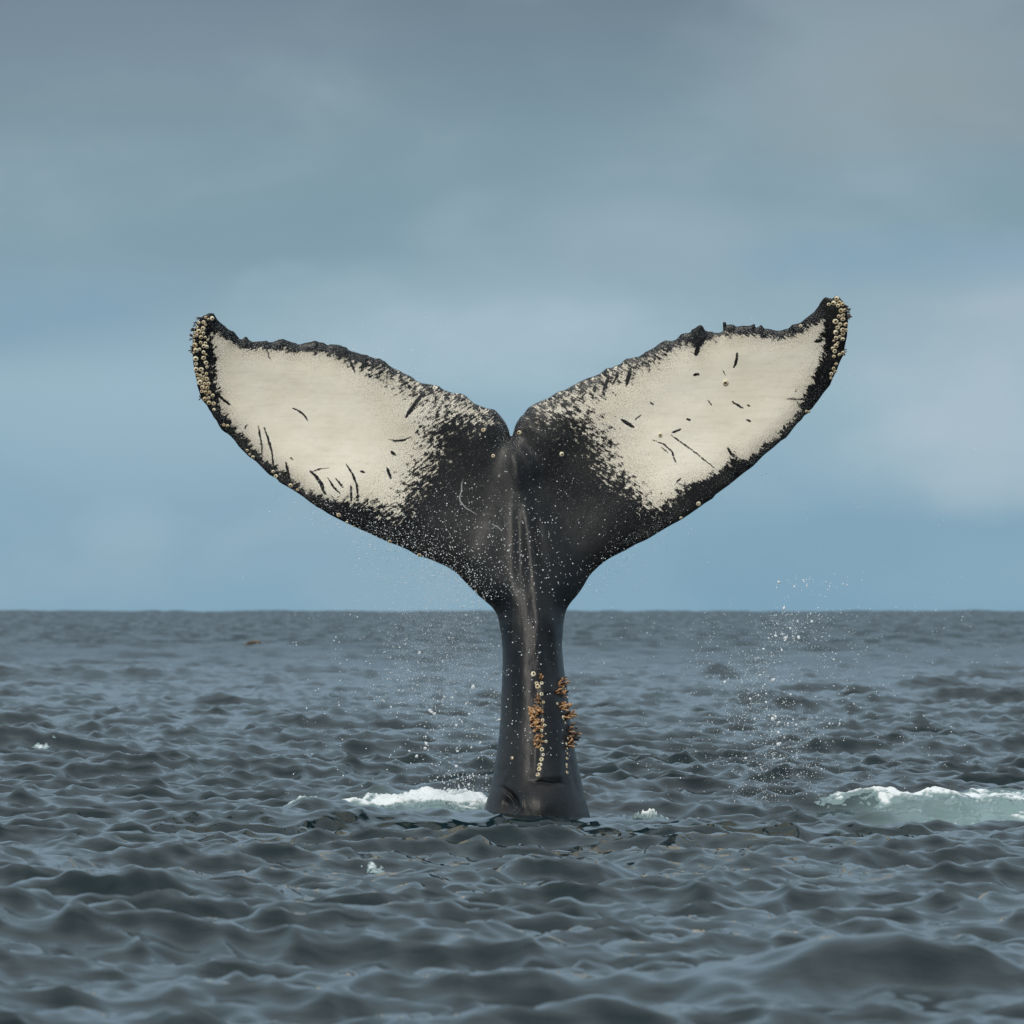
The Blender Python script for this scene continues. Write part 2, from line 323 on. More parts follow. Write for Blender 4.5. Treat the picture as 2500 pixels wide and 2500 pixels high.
# relief on the camera side: line, width, height (m)
RELIEF = [([(1270,1205),(1284,1290),(1297,1370),(1307,1450),(1314,1530),(1318,1640)],20,0.030),([(1266,1235),(1271,1300),(1272,1370),(1272,1440)],15,-0.034),([(1298,1215),(1309,1280),(1321,1345),(1330,1410)],14,-0.018),
          ([(1328,1440),(1340,1500),(1354,1560),(1364,1620),(1372,1680)],14,0.020),([(1330,1530),(1340,1600),(1348,1660)],14,-0.018),([(1222,1740),(1212,1830),(1203,1890)],6,0.012),([(1236,1880),(1230,1905)],5,0.010),
          ([(1228,1916),(1246,1930),(1260,1946),(1265,1962),(1252,1984)],5,-0.055),([(1271,1940),(1272,1962),(1258,1985)],6,0.018),([(1292,1901),(1306,1905),(1318,1903),(1334,1906),(1350,1908),(1364,1906),(1376,1909)],4.0,-0.016),([(1350,1690),(1330,1694),(1318,1700)],3,-0.012),
          ([(1392,1850),(1400,1900),(1410,1940)],6,-0.016),([(1250,1095),(1262,1140),(1270,1200)],14,0.014),([(1262,1085),(1290,1120),(1310,1170)],12,0.012)]
PED = np.array([(900,1250,6,.06),(1000,1251,16,.08),(1100,1254,36,.10),(1200,1263,62,.145),(1300,1276,90,.20),(1400,1287,108,.25),(1470,1292,100,.28),(1520,1298,79,.30),(1600,1300.5,75,.32),(1750,1307,85,.37),(1850,1308,99,.42),(1985,1307.5,131,.50),(2300,1305,201,.65)])

def smooth_outline(P, sub=2):
    n = len(P); res = []
    for i in range(n):
        p0, p1, p2, p3 = P[i - 1], P[i], P[(i + 1) % n], P[(i + 2) % n]
        if abs(p1[1] - 1069) < 0.1 or abs(p2[1] - 1069) < 0.1 or p1[1] > 2200:
            for k in range(sub): res.append(p1 + (p2 - p1) * k / sub)
            continue
        for k in range(sub):
            t = k / sub
            res.append(0.5 * (2 * p1 + (p2 - p0) * t + (2 * p0 - 5 * p1 + 4 * p2 - p3) * t * t + (3 * p1 - p0 - 3 * p2 + p3) * t ** 3))
    return np.array(res)
OUT2 = smooth_outline(OUTLINE)
# the worn trailing edge is finely nicked
tr_ = (OUT2[:, 1] < 1068)
OUT2[tr_, 1] += (fbm(OUT2[tr_, 0] / 9.0, OUT2[tr_, 1] / 9.0, 2) - 0.5) * 5.0

def seg_dist(P, line):
    return poly_dist(P, np.array(line, float))

def whale_mesh():
    st = 2.2
    xs = np.arange(462, 2076, st); ys = np.arange(720, 2302, st)
    ins = inside_rows(xs, ys, OUT2)
    cell = ins[:-1, :-1] | ins[1:, :-1] | ins[:-1, 1:] | ins[1:, 1:]
    used = np.zeros_like(ins)
    used[:-1, :-1] |= cell; used[1:, :-1] |= cell; used[:-1, 1:] |= cell; used[1:, 1:] |= cell
    jj, ii = np.nonzero(used)
    P = np.stack([xs[ii], ys[jj]], 1)
    inn = ins[jj, ii]
    vid = -np.ones(ins.shape, int); vid[jj, ii] = np.arange(len(P))
    # distance to the outline (only local segments matter; work in column strips)
    dist = np.full(len(P), 160.0); near = P.copy()
    A = OUT2; B = np.roll(A, -1, 0)
    for x0 in range(440, 2100, 60):
        sel = (P[:, 0] >= x0) & (P[:, 0] < x0 + 60)
        if not sel.any(): continue
        keep = (np.maximum(A[:, 0], B[:, 0]) > x0 - 160) & (np.minimum(A[:, 0], B[:, 0]) < x0 + 220)
        A0, AB = A[keep], (B - A)[keep]; L2 = (AB ** 2).sum(1) + 1e-9
        idx = np.nonzero(sel)[0]
        for s in range(0, len(idx), 12000):
            qi = idx[s:s + 12000]
            rel = P[qi][:, None, :] - A0[None]
            t = np.clip((rel * AB[None]).sum(2) / L2, 0, 1)
            pr = rel - t[..., None] * AB[None]
            dd = (pr ** 2).sum(2); k = dd.argmin(1); ar = np.arange(len(qi))
            dist[qi] = np.sqrt(dd[ar, k]); near[qi] = P[qi] - pr[ar, k]
    P[~inn] = near[~inn]; dist[~inn] = 0
    px, py = P[:, 0], P[:, 1]
    x, z = PX(px), PZ(py); d = np.minimum(dist, 160) * S
    ax = np.abs(x)
    # half thickness: thin hydrofoil flukes, deep tail stock
    xc = np.interp(py, PED[:, 0], PED[:, 1]); hw = np.interp(py, PED[:, 0], PED[:, 2]); dp = np.interp(py, PED[:, 0], PED[:, 3])
    wb = sstep(1260, 1440, py); Wl = wb * np.minimum(0.32, hw * S * 0.86) + (1 - wb) * np.interp(ax, [0, 1.2, 2.2], [0.32, 0.32, 0.12])
    e = np.clip(d / Wl, 0, 1)
    tf = (0.125 - 0.042 * np.minimum(ax, 2.3)) * (1 - (1 - e) ** 2) ** 0.62
    u = np.clip(np.abs(px - xc) / hw, 0, 1)
    ur = np.clip(1 - d / (hw * S * 0.90), 0, 1); tp_round = np.sqrt(1 - ur ** 2)
    tp_lobe = np.cos(np.clip(np.abs(px - xc) / (hw * 1.9), 0, 1) * np.pi / 2) ** 2
    mixr = sstep(1380, 1540, py)
    tp = dp * (tp_round * mixr + tp_lobe * (1 - mixr) * np.sqrt(1 - (1 - np.clip(d / 0.18, 0, 1)) ** 2))
    h = (tf ** 3 + tp ** 3) ** (1 / 3)
    t = (z - 1.6) / 1.9
    ym = 0.46 * t - 0.78 * np.clip(t - 0.1, 0, None) ** 2 - 0.045 * ax ** 2
    ym += 0.03 * np.sin(ax * 2.3 + z * 1.1) * np.clip(ax, 0, 1)
    fade = sstep(0.0, 0.05, d)
    rel = np.zeros(len(P))
    for line, wd, a in RELIEF:
        L = np.array(line, float); lo = L.min(0) - 4 * wd; hi = L.max(0) + 4 * wd
        s = np.nonzero((px > lo[0]) & (px < hi[0]) & (py > lo[1]) & (py < hi[1]))[0]
        dd, tt, _ = poly_dist(P[s], L); n = len(L) - 1
        tap = sstep(0.0, 0.3, tt / n) * sstep(1.0, 0.7, tt / n) if n > 2 and a > 0 else np.sin(np.pi * np.clip(0.05 + 0.9 * tt / n, 0, 1)) ** 0.8
        rel[s] += a * np.exp(-(dd / wd) ** 2) * tap
    # raised keel panel between the barnacle rows, bulge and hollow below it
    kc = np.interp(py, [1660, 1760, 1900], [1338, 1346, 1341]); kh = np.interp(py, [1660, 1760, 1900], [22, 29, 33])
    rel += 0.026 * sstep(kh + 8, kh - 10, np.abs(px - kc)) * sstep(1650, 1720, py) * sstep(1905, 1886, py)
    rel += 0.055 * np.exp(-((px - 1328) / 62) ** 2 - ((py - 1948) / 40) ** 2)
    rel -= 0.075 * np.exp(-((px - 1243) / 17) ** 2 - ((py - 1958) / 22) ** 2)
    rel += 0.012 * (fbm(px / 30, py / 60, 3) - 0.5) * sstep(1100, 1500, py)
    rel += 0.006 * (fbm(px / 70 + 9, py / 60, 2) - 0.5)
    rel += 0.0015 * (fbm(px / 10 + 3, py / 14, 2) - 0.5)
    # ripples along the ragged trailing edge
    edge_r = np.exp(-dist / 14.0) * (py < 1070)
    rel += 0.016 * (fbm(px / 11 + 5, py / 11, 2) - 0.45) * edge_r
    yf = ym - h - rel * fade
    yb = ym + h
    nV = len(P)
    bnd = ~inn
    back_id = np.arange(nV); extra = np.nonzero(inn)[0]; back_id[extra] = nV + np.arange(len(extra))
    yf[bnd] = ym[bnd]
    co = np.concatenate([np.stack([x, yf, z], 1), np.stack([x, yb, z], 1)[extra]])
    cj, ci = np.nonzero(cell)
    f = np.stack([vid[cj, ci], vid[cj + 1, ci], vid[cj + 1, ci + 1], vid[cj, ci + 1]], 1)
    fb = back_id[f][:, ::-1]
    allb = bnd[f].all(1)
    me = mesh_from('body', co, np.concatenate([f[~allb], fb[~allb]]))
    # pigment fields
    white = np.full(nV, -6.0)
    for poly, soft_fn in ((np.array(WHITE_L, float), lambda q: 11 + 56 * sstep(800, 1060, q[:, 0])), (np.array(WHITE_R, float), lambda q: 11 + 56 * sstep(1720, 1430, q[:, 0]))):
        lo = poly.min(0) - 90; hi = poly.max(0) + 90
        s = np.nonzero((px > lo[0]) & (px < hi[0]) & (py > lo[1]) & (py < hi[1]))[0]
        q_ = P[s]
        dd, _, _ = poly_dist(q_, poly, closed=True)
        A_, B_ = poly, np.roll(poly, -1, 0)
        inside = np.zeros(len(q_), bool)
        for (a0, b0) in zip(A_, B_):
            c = (a0[1] > q_[:, 1]) != (b0[1] > q_[:, 1])
            xi = a0[0] + (q_[:, 1] - a0[1]) / (b0[1] - a0[1] + 1e-12) * (b0[0] - a0[0])
            inside ^= c & (q_[:, 0] < xi)
        sd = np.where(inside, dd, -dd) / soft_fn(q_)
        white[s] = np.maximum(white[s], np.clip(sd, -6, 6))
    def lines(items):
        v = np.full(nV, -3.0)
        for line, wd in items:
            L = np.array(line, float); lo = L.min(0) - 16; hi = L.max(0) + 16
            s = np.nonzero((px > lo[0]) & (px < hi[0]) & (py > lo[1]) & (py < hi[1]))[0]
            dd, tt, _ = poly_dist(P[s], L); n = len(L) - 1
            half = wd * 0.68 * (0.35 + 0.65 * np.sin(np.pi * np.clip(tt / n, 0.0, 1)) ** 0.5)
            v[s] = np.maximum(v[s], np.clip((half - dd) / 2.2, -3, 3))
        return v
    sc_ = lines(SCARS); pl = lines(PALE)
    tail = np.full(len(extra), -6.0)
    white[bnd] = -6
    set_attr(me, 'white', np.concatenate([white, tail])); set_attr(me, 'scar', np.concatenate([sc_, tail])); set_attr(me, 'pale', np.concatenate([pl, tail]))
    set_attr(me, 'edge', np.concatenate([dist, dist[extra]]))
    return me, (co, f[~allb])

m_skin, q, b = new_mat('whale_skin')
tcn = q.n('ShaderNodeTexCoord'); ob = tcn.outputs['Object']
ox_, oy_, oz_ = q.xyz(ob)
sgn = q.m('SIGN', ox_); axx = q.m('ABSOLUTE', ox_)
uu = q.m('ADD', q.m('MULTIPLY', axx, 0.82), q.m('MULTIPLY', oz_, -0.57)); vv = q.m('ADD', q.m('MULTIPLY', axx, 0.57), q.m('MULTIPLY', oz_, 0.82))
streak_v = q.vec(q.m('MULTIPLY', uu, 20.0), q.m('MULTIPLY', vv, 100.0), q.m('MULTIPLY', sgn, 7.3))
n_streak = q.noise(streak_v, 0.7, 6.0, 0.7)
flat_v = q.vec(ox_, q.m('MULTIPLY', sgn, 3.0), oz_)
n_fine = q.noise(flat_v, 120.0, 3.0, 0.65)
n_med = q.noise(flat_v, 26.0, 5.0, 0.6)
wv = q.attr('white'); sv = q.attr('scar'); pv = q.attr('pale'); ev = q.attr('edge')
f1 = q.m('ADD', wv, q.m('MULTIPLY', q.m('SUBTRACT', n_streak, 0.5), 4.4))
f2 = q.m('ADD', f1, q.m('MULTIPLY', q.m('SUBTRACT', n_fine, 0.5), 2.2))
f3 = q.m('ADD', f2, q.m('MULTIPLY', q.m('SUBTRACT', n_med, 0.5), 4.4))
wmask = q.rng(f3, -0.12, 0.22)
# fine dark flecks scattered over the white, fewer towards the tips
n_spk = q.noise(flat_v, 210.0, 2.0, 0.5)
dens = q.rng(wv, 0.3, 5.0, 0.55, 0.69, smooth=False)
speck = q.rng(q.m('SUBTRACT', n_spk, dens), 0.0, 0.03)
wmask = q.m('MULTIPLY', wmask, q.m('SUBTRACT', 1.0, speck))
smask = q.rng(q.m('ADD', sv, q.m('ADD', q.m('MULTIPLY', q.m('SUBTRACT', n_med, 0.5), 3.0), q.m('MULTIPLY', q.m('SUBTRACT', n_fine, 0.5), 4.0))), -0.2, 0.35)
wmask = q.m('MULTIPLY', wmask, q.m('SUBTRACT', 1.0, smask))
# pale flecks on the black skin
n_pf = q.noise(flat_v, 190.0, 1.0, 0.5)
pf = q.m('MULTIPLY', q.rng(q.m('ADD', n_pf, q.m('ADD', q.rng(wv, -5.0, -1.0, 0.0, 0.05), q.m('MULTIPLY', q.rng(ev, 42.0, 8.0), q.rng(oz_, 1.0, 1.5, 0.0, 0.068)))), 0.735, 0.77), q.rng(wv, -4.0, -0.3, 0.5, 0.85))
pf = q.m('MAXIMUM', pf, q.m('MULTIPLY', q.rng(q.m('ADD', pv, q.m('MULTIPLY', q.m('SUBTRACT', n_fine, 0.5), 1.2)), -0.3, 0.6), 0.6))
n_big = q.noise(flat_v, 2.2, 5.0, 0.6); n_scr = q.noise(q.vec(q.m('MULTIPLY', ox_, 60.0), 0.0, q.m('MULTIPLY', oz_, 16.0)), 1.0, 4.0, 0.7)
black = q.mix(q.rng(n_big, 0.42, 0.66), (0.005, 0.0055, 0.007, 1), (0.017, 0.0168, 0.017, 1))
black = q.mix(q.m('MULTIPLY', q.rng(n_scr, 0.55, 0.8), 0.35), black, (0.045, 0.044, 0.043, 1))
black = q.mix(pf, black, (0.55, 0.56, 0.55, 1))
n_wh = q.noise(flat_v, 3.0, 5.0, 0.55); n_wg = q.noise(q.vec(q.m('MULTIPLY', ox_, 5.0), 0.0, q.m('MULTIPLY', oz_, 40.0)), 1.0, 3.0, 0.6)
white = q.mix(q.rng(n_wh, 0.35, 0.68), (0.91, 0.84, 0.71, 1), (0.85, 0.77, 0.62, 1))
white = q.mix(q.m('MULTIPLY', q.rng(n_wg, 0.45, 0.75), 0.25), white, (0.60, 0.54, 0.45, 1))
white = q.mix(q.rng(ev, 60.0, 16.0, 0.0, 0.35), white, (0.52, 0.45, 0.36, 1))
q.put(b.inputs['Base Color'], q.mix(wmask, black, white))
q.put(b.inputs['Roughness'], q.m('ADD', 0.31, q.m('ADD', q.m('MULTIPLY', n_med, 0.18), q.m('MULTIPLY', wmask, 0.10))))
b.inputs['IOR'].default_value = 1.33
hh = q.m('ADD', q.m('MULTIPLY', n_fine, 0.0006), q.m('ADD', q.m('MULTIPLY', n_med, 0.0007), q.m('MULTIPLY', n_scr, 0.002)))
hh = q.m('MULTIPLY', hh, q.m('SUBTRACT', 1.0, q.m('MULTIPLY', wmask, 0.85)))
hh = q.m('SUBTRACT', hh, q.m('MULTIPLY', smask, 0.0015))
bp = q.n('ShaderNodeBump'); bp.inputs['Strength'].default_value = 0.8; bp.inputs['Distance'].default_value = 1.0
q.put(bp.inputs['Height'], hh); q.put(b.inputs['Normal'], bp.outputs[0])

whale = bpy.data.objects.new('humpback_whale', None); COL.objects.link(whale)
whale.empty_display_size = 0.3
whale['label'] = 'humpback whale raising its black and white tail flukes above the sea'
whale['category'] = 'whale'
body_me, (bco, bfaces) = whale_mesh()
body = link('body', body_me, m_skin, whale)
bvh = BVHTree.FromPolygons([tuple(c) for c in bco], [tuple(int(i) for i in f) for f in bfaces])
def on_skin(px, py):
    """point and normal of the camera side of the tail at a traced place"""
    x, z = float(PX(px)), float(PZ(py))
    loc, nor, _, _ = bvh.ray_cast(Vector((x, -6, z)), Vector((0, 1, 0)))
    if loc is None:
        loc, nor, _, _ = bvh.find_nearest(Vector((x, -0.2, z)))
    if nor.y > 0: nor = -nor
    return loc, nor

# --- acorn barnacles
def barnacle_mesh(seed):
    r = random.Random(seed); seg = 24; prof = [(1.0, -0.12), (0.97, 0.10), (0.86, 0.34), (0.66, 0.52), (0.47, 0.57), (0.37, 0.50), (0.33, 0.30), (0.0, 0.24)]
    co, fs, mi = [], [], []
    ph0 = r.random() * 6
    for k, (rad, zz) in enumerate(prof[:-1]):
        for i in range(seg):
            a = 2 * math.pi * i / seg
            lobe = 1 + (0.10 * abs(math.cos(3 * a + ph0)) ** 0.6 - 0.05) * (1 if k < 5 else 1.4) + 0.025 * math.sin(17 * a + seed)
            rr = rad * lobe
            co.append((rr * math.cos(a), rr * math.sin(a) * (0.94 + 0.05 * (seed % 3)), zz * (1 + 0.10 * math.sin(a + ph0))))
    co.append((0, 0, prof[-1][1] + 0.05)); n = len(prof) - 1
    for k in range(n - 1):
        for i in range(seg):
            j = (i + 1) % seg
            fs.append((k * seg + i, k * seg + j, (k + 1) * seg + j, (k + 1) * seg + i)); mi.append(1 if k >= 4 else 0)
    for i in range(seg):
        fs.append(((n - 1) * seg + i, (n - 1) * seg + (i + 1) % seg, n * seg)); mi.append(1)
    me = bpy.data.meshes.new('barnacle'); me.from_pydata(co, [], fs)
    me.polygons.foreach_set('material_index', mi); me.polygons.foreach_set('use_smooth', [True] * len(fs)); me.update()
    return me
m_shell, q, b = new_mat('barnacle_shell')
oi = q.n('ShaderNodeObjectInfo'); tcn = q.n('ShaderNodeTexCoord')
x_, y_, z_ = q.xyz(tcn.outputs['Object'])
ang = q.m('ARCTAN2', y_, x_)
rib = q.m('ABSOLUTE', q.m('SINE', q.m('MULTIPLY', ang, 3.0)))
shell = q.mix(oi.outputs['Random'], (0.80, 0.73, 0.53, 1), (0.52, 0.40, 0.23, 1))
shell = q.mix(q.rng(rib, 0.22, 0.02), shell, (0.30, 0.21, 0.10, 1))
shell = q.mix(q.rng(q.noise(tcn.outputs['Object'], 3.0, 4), 0.52, 0.72), shell, (0.84, 0.80, 0.66, 1))
q.put(b.inputs['Base Color'], shell); b.inputs['Roughness'].default_value = 0.55
m_mouth, q, b = new_mat('barnacle_mouth')
b.inputs['Base Color'].default_value = (0.13, 0.065, 0.02, 1); b.inputs['Roughness'].default_value = 0.4
BM = [barnacle_mesh(s) for s in range(5)]
for me in BM: me.materials.append(m_shell); me.materials.append(m_mouth)
BARN = []
def z1(lst, ox, oy, sc): BARN.extend([(ox + a / sc, oy + b_ / sc, c / sc / 2) for a, b_, c in lst])
z1([(320,187,40),(352,210,35),(395,200,45),(250,205,35),(240,250,40),(295,245,50),(318,275,30),(217,300,40),(290,318,55),(240,352,55),(187,365,35),(293,370,50),(215,395,35),(183,410,38),(265,418,60),(313,420,35),(342,450,35),(178,455,40),(258,482,58),(190,510,65),(313,488,38),(295,522,50),(330,530,50),(200,570,65),(245,558,30),(165,600,45),(290,592,42),(318,620,35),(198,668,62),(290,660,60),(318,715,50),(200,728,50),(328,764,42),(200,790,58),(260,792,58),(208,850,45),(275,832,35),(320,843,42),(250,868,50),(293,878,35),(222,900,35),(325,905,55),(270,910,35),(243,943,60),(297,960,42),(343,958,50),(272,1000,55),(330,1008,58),(265,1048,50),(307,1055,42),(355,1058,40),(325,1085,30),(392,1097,52),(345,1123,45),(297,1138,55),(347,1180,58),(402,1190,50),(405,1262,48),(520,1440,45),(565,1450,35)], 440, 740, 4.83)
z1([(30,160,65),(145,295,90),(80,240,45),(540,577,62),(590,665,80),(885,850,80),(1018,935,78),(1830,1430,80)], 600, 1080, 8.05)
z1([(1547,203,38),(1597,190,50),(1625,145,45),(1652,185,45),(1640,217,42),(1685,205,40),(1672,268,48),(1712,262,45),(1693,313,42),(1650,325,45),(1692,352,45),(1618,375,60),(1665,403,50),(1722,405,50),(1690,460,42),(1725,460,40),(1622,485,55),(1695,495,48),(1640,435,45),(1627,540,50),(1665,525,35),(1693,552,42),(1602,570,30),(1645,590,35),(1628,620,42),(1592,645,35),(1615,673,48),(1663,707,40),(1607,727,38),(1697,690,35),(1632,803,35),(1607,850,38),(1622,878,38),(1585,902,40),(1582,943,35),(1337,1283,38),(1362,1283,25),(505,990,62),(1267,417,45)], 1650, 700, 4.2)
BARN += [(1180,1050,5.2),(1268,1056,5.4),(1204,1113,4.8),(1371.6,1109,5.4),(1611,1062,6),(847,1275,4.2),(865,1285,3.4),(952,1322,4.5),(1024,1355,6),(1705,1230,4.7),(1662,1265,3.8)]
z1([(733,215,60),(770,322,45),(830,320,45),(785,362,60),(828,448,50),(850,540,35),(840,748,40),(860,808,38),(828,865,38),(878,995,38),(830,1087,48),(845,1147,40),(826,1202,48),(807,1265,52),(797,1312,52),(783,1378,60),(485,1190,40),(875,905,20),(1012,560,35),(1080,727,50),(1105,785,38),(1118,1030,45),(1135,965,40),(1128,1085,28),(1128,1140,30),(1123,1197,36),(1118,1265,38),(1123,1355,38),(1120,1295,30)], 1150, 1600, 4.83)
for i, (bx, by, br) in enumerate(BARN):
    loc, nor = on_skin(bx, by)
    o = bpy.data.objects.new('barnacle', BM[i % 5]); COL.objects.link(o); o.parent = whale
    o.location = loc - nor * (0.06 * br * S)
    n2_ = (nor + Vector((random.uniform(-.32, .32), -0.35, random.uniform(-.32, .32)))).normalized()
    o.rotation_euler = (n2_.to_track_quat('Z', 'Y').to_matrix() @ Matrix.Rotation(random.uniform(0, 6.28), 3, 'Z')).to_euler()
    s_ = br * S * random.uniform(0.88, 1.18); o.scale = (s_ * random.uniform(0.9, 1.08), s_ * random.uniform(0.9, 1.08), s_ * random.uniform(0.7, 1.35))

# --- stalked (goose) barnacles
def goose_mesh(seed):
    r = random.Random(seed); seg = 7; co, fs = [], []
    bend = r.uniform(-0.5, 0.5); b2 = r.uniform(-0.4, 0.4); rings = 9
    prof = [0.085, 0.095, 0.10, 0.105, 0.12, 0.165, 0.185, 0.15, 0.05]
    for k in range(rings):
        t = k / (rings - 1)
        cx = bend * t * t * 0.7 + 0.03 * math.sin(9 * t + seed); cy = b2 * t * t * 0.6
        for i in range(seg):
            a = 2 * math.pi * i / seg
            flat = 1.0 if t < 0.55 else 0.62
            co.append((cx + prof[k] * math.cos(a), cy + prof[k] * flat * math.sin(a), t))
    for k in range(rings - 1):
        for i in range(seg):
            j = (i + 1) % seg
            fs.append((k * seg + i, k * seg + j, (k + 1) * seg + j, (k + 1) * seg + i))
    fs.append(tuple((rings - 1) * seg + i for i in range(seg)))
    me = bpy.data.meshes.new('goose_barnacle'); me.from_pydata(co, [], fs)
    me.polygons.foreach_set('use_smooth', [True] * len(fs)); me.update(); return me
def goose_mat(name, c1_, c2_, c3_):
    m, q, b = new_mat(name)
    oi = q.n('ShaderNodeObjectInfo'); tcn = q.n('ShaderNodeTexCoord'); zz = q.xyz(tcn.outputs['Object'])[2]
    c = q.mix(oi.outputs['Random'], c1_, c2_)
    c = q.mix(q.rng(zz, 0.45, 0.8, 0.0, 0.75), c, c3_)
    c = q.mix(q.m('MULTIPLY', q.rng(q.noise(tcn.outputs['Object'], 9.0, 3), 0.45, 0.7), 0.4), c, (0.06, 0.03, 0.015, 1))
    q.put(b.inputs['Base Color'], c); b.inputs['Roughness'].default_value = 0.35
    return m
m_goose = goose_mat('goose_barnacle_tan', (0.46, 0.25, 0.10, 1), (0.24, 0.10, 0.045, 1), (0.50, 0.30, 0.15, 1))
m_goosed = goose_mat('goose_barnacle_dark', (0.05, 0.03, 0.022, 1), (0.025, 0.016, 0.014, 1), (0.06, 0.032, 0.022, 1))
GMt = [goose_mesh(s) for s in range(6)]; GMd = [m.copy() for m in GMt]
for me in GMt: me.materials.append(m_goose)
for me in GMd: me.materials.append(m_goosed)
def goose(px, py, direc, length, dark=False):
    loc, nor = on_skin(px, py)
    o = bpy.data.objects.new('goose_barnacle', random.choice(GMd if dark else GMt)); COL.objects.link(o); o.parent = whale
    dvec = (nor * 0.55 + Vector((direc[0], 0, direc[1])).normalized() * random.uniform(0.6, 1.1) + Vector((random.uniform(-.65, .65), random.uniform(-.3, .15), random.uniform(-.65, .65)))).normalized()
    o.location = loc - nor * 0.004
    o.rotation_euler = (dvec.to_track_quat('Z', 'Y').to_matrix() @ Matrix.Rotation(random.uniform(0, 6.28), 3, 'Z')).to_euler()
    L = length * S; wd = L * random.uniform(0.85, 1.2); o.scale = (wd, wd, L)
def tuft(cx, cy, rx, ry, n, direc, L, dark=0.0):
    for _ in range(n):
        a = random.uniform(0, 6.28); rr = math.sqrt(random.random())
        x = 1150 + (cx + rx * rr * math.cos(a)) / 4.83; y = 1600 + (cy + ry * rr * math.sin(a)) / 4.83
        goose(x, y, direc, random.uniform(0.7, 1.75) * L, random.random() < dark + 0.12)
tuft(812, 275, 25, 32, 9, (0.2, 0.8), 9)
tuft(800, 545, 28, 40, 12, (-0.3, 0.8), 10, 0.1)
tuft(790, 655, 70, 60, 34, (-0.7, 0.1), 12)
tuft(800, 800, 62, 68, 28, (-0.8, -0.1), 12, 0.05)
tuft(815, 965, 52, 60, 30, (-0.5, -0.3), 11)
tuft(1065, 330, 45, 55, 18, (0.6, 0.5), 12, 0.15)
tuft(1040, 440, 50, 50, 18, (0.4, 0.2), 11, 0.05)
tuft(1090, 590, 55, 55, 24, (0.5, 0.1), 12)
tuft(1130, 700, 45, 40, 18, (0.9, -0.2), 13, 0.3)
tuft(1160, 860, 30, 45, 14, (0.6, 0.3), 11, 0.3)
tuft(1165, 945, 35, 40, 18, (0.9, 0.1), 15, 0.5)
tuft(1155, 1030, 25, 40, 12, (0.8, -0.2), 11, 0.3)
for (a_, b_) in [(285,172),(262,198),(228,215),(222,248),(190,300),(195,325),(185,350),(170,405),(168,420),(170,440),(172,530),(165,552),(165,575),(262,1130),(215,1010)]:
    for _ in range(2): goose(440 + a_ / 4.83, 740 + b_ / 4.83, (-0.9, 0.45), random.uniform(8, 13), True)
for (a_, b_) in [(1705,232),(1715,240),(1722,262),(1728,285),(1735,305),(1738,325),(1742,335),(1736,350),(1706,660),(1704,690),(1698,715)]:
    for _ in range(2): goose(1650 + a_ / 4.2, 700 + b_ / 4.2, (0.9, 0.35), random.uniform(8, 13), True)

# ------------------------------------------------------------------ foam
m_foam, q, b = new_mat('foam')
geo = q.n('ShaderNodeNewGeometry')
nf = q.noise(geo.outputs['Position'], 16.0, 5.0, 0.6); nf2 = q.noise(geo.outputs['Position'], 60.0, 4.0, 0.7)
th = q.attr('thick')
fcol = q.mix(q.rng(q.m('ADD', th, q.m('MULTIPLY', q.m('SUBTRACT', nf, 0.5), 0.9)), 0.15, 0.65), (0.20, 0.28, 0.29, 1), (0.78, 0.81, 0.81, 1))
q.put(b.inputs['Base Color'], fcol); b.inputs['Roughness'].default_value = 0.45; b.inputs['IOR'].default_value = 1.33
bp = q.n('ShaderNodeBump'); bp.inputs['Distance'].default_value = 1.0; bp.inputs['Strength'].default_value = 0.7
q.put(bp.inputs['Height'], q.m('ADD', q.m('MULTIPLY', nf, 0.03), q.m('MULTIPLY', nf2, 0.016))); q.put(b.inputs['Normal'], bp.outputs[0])

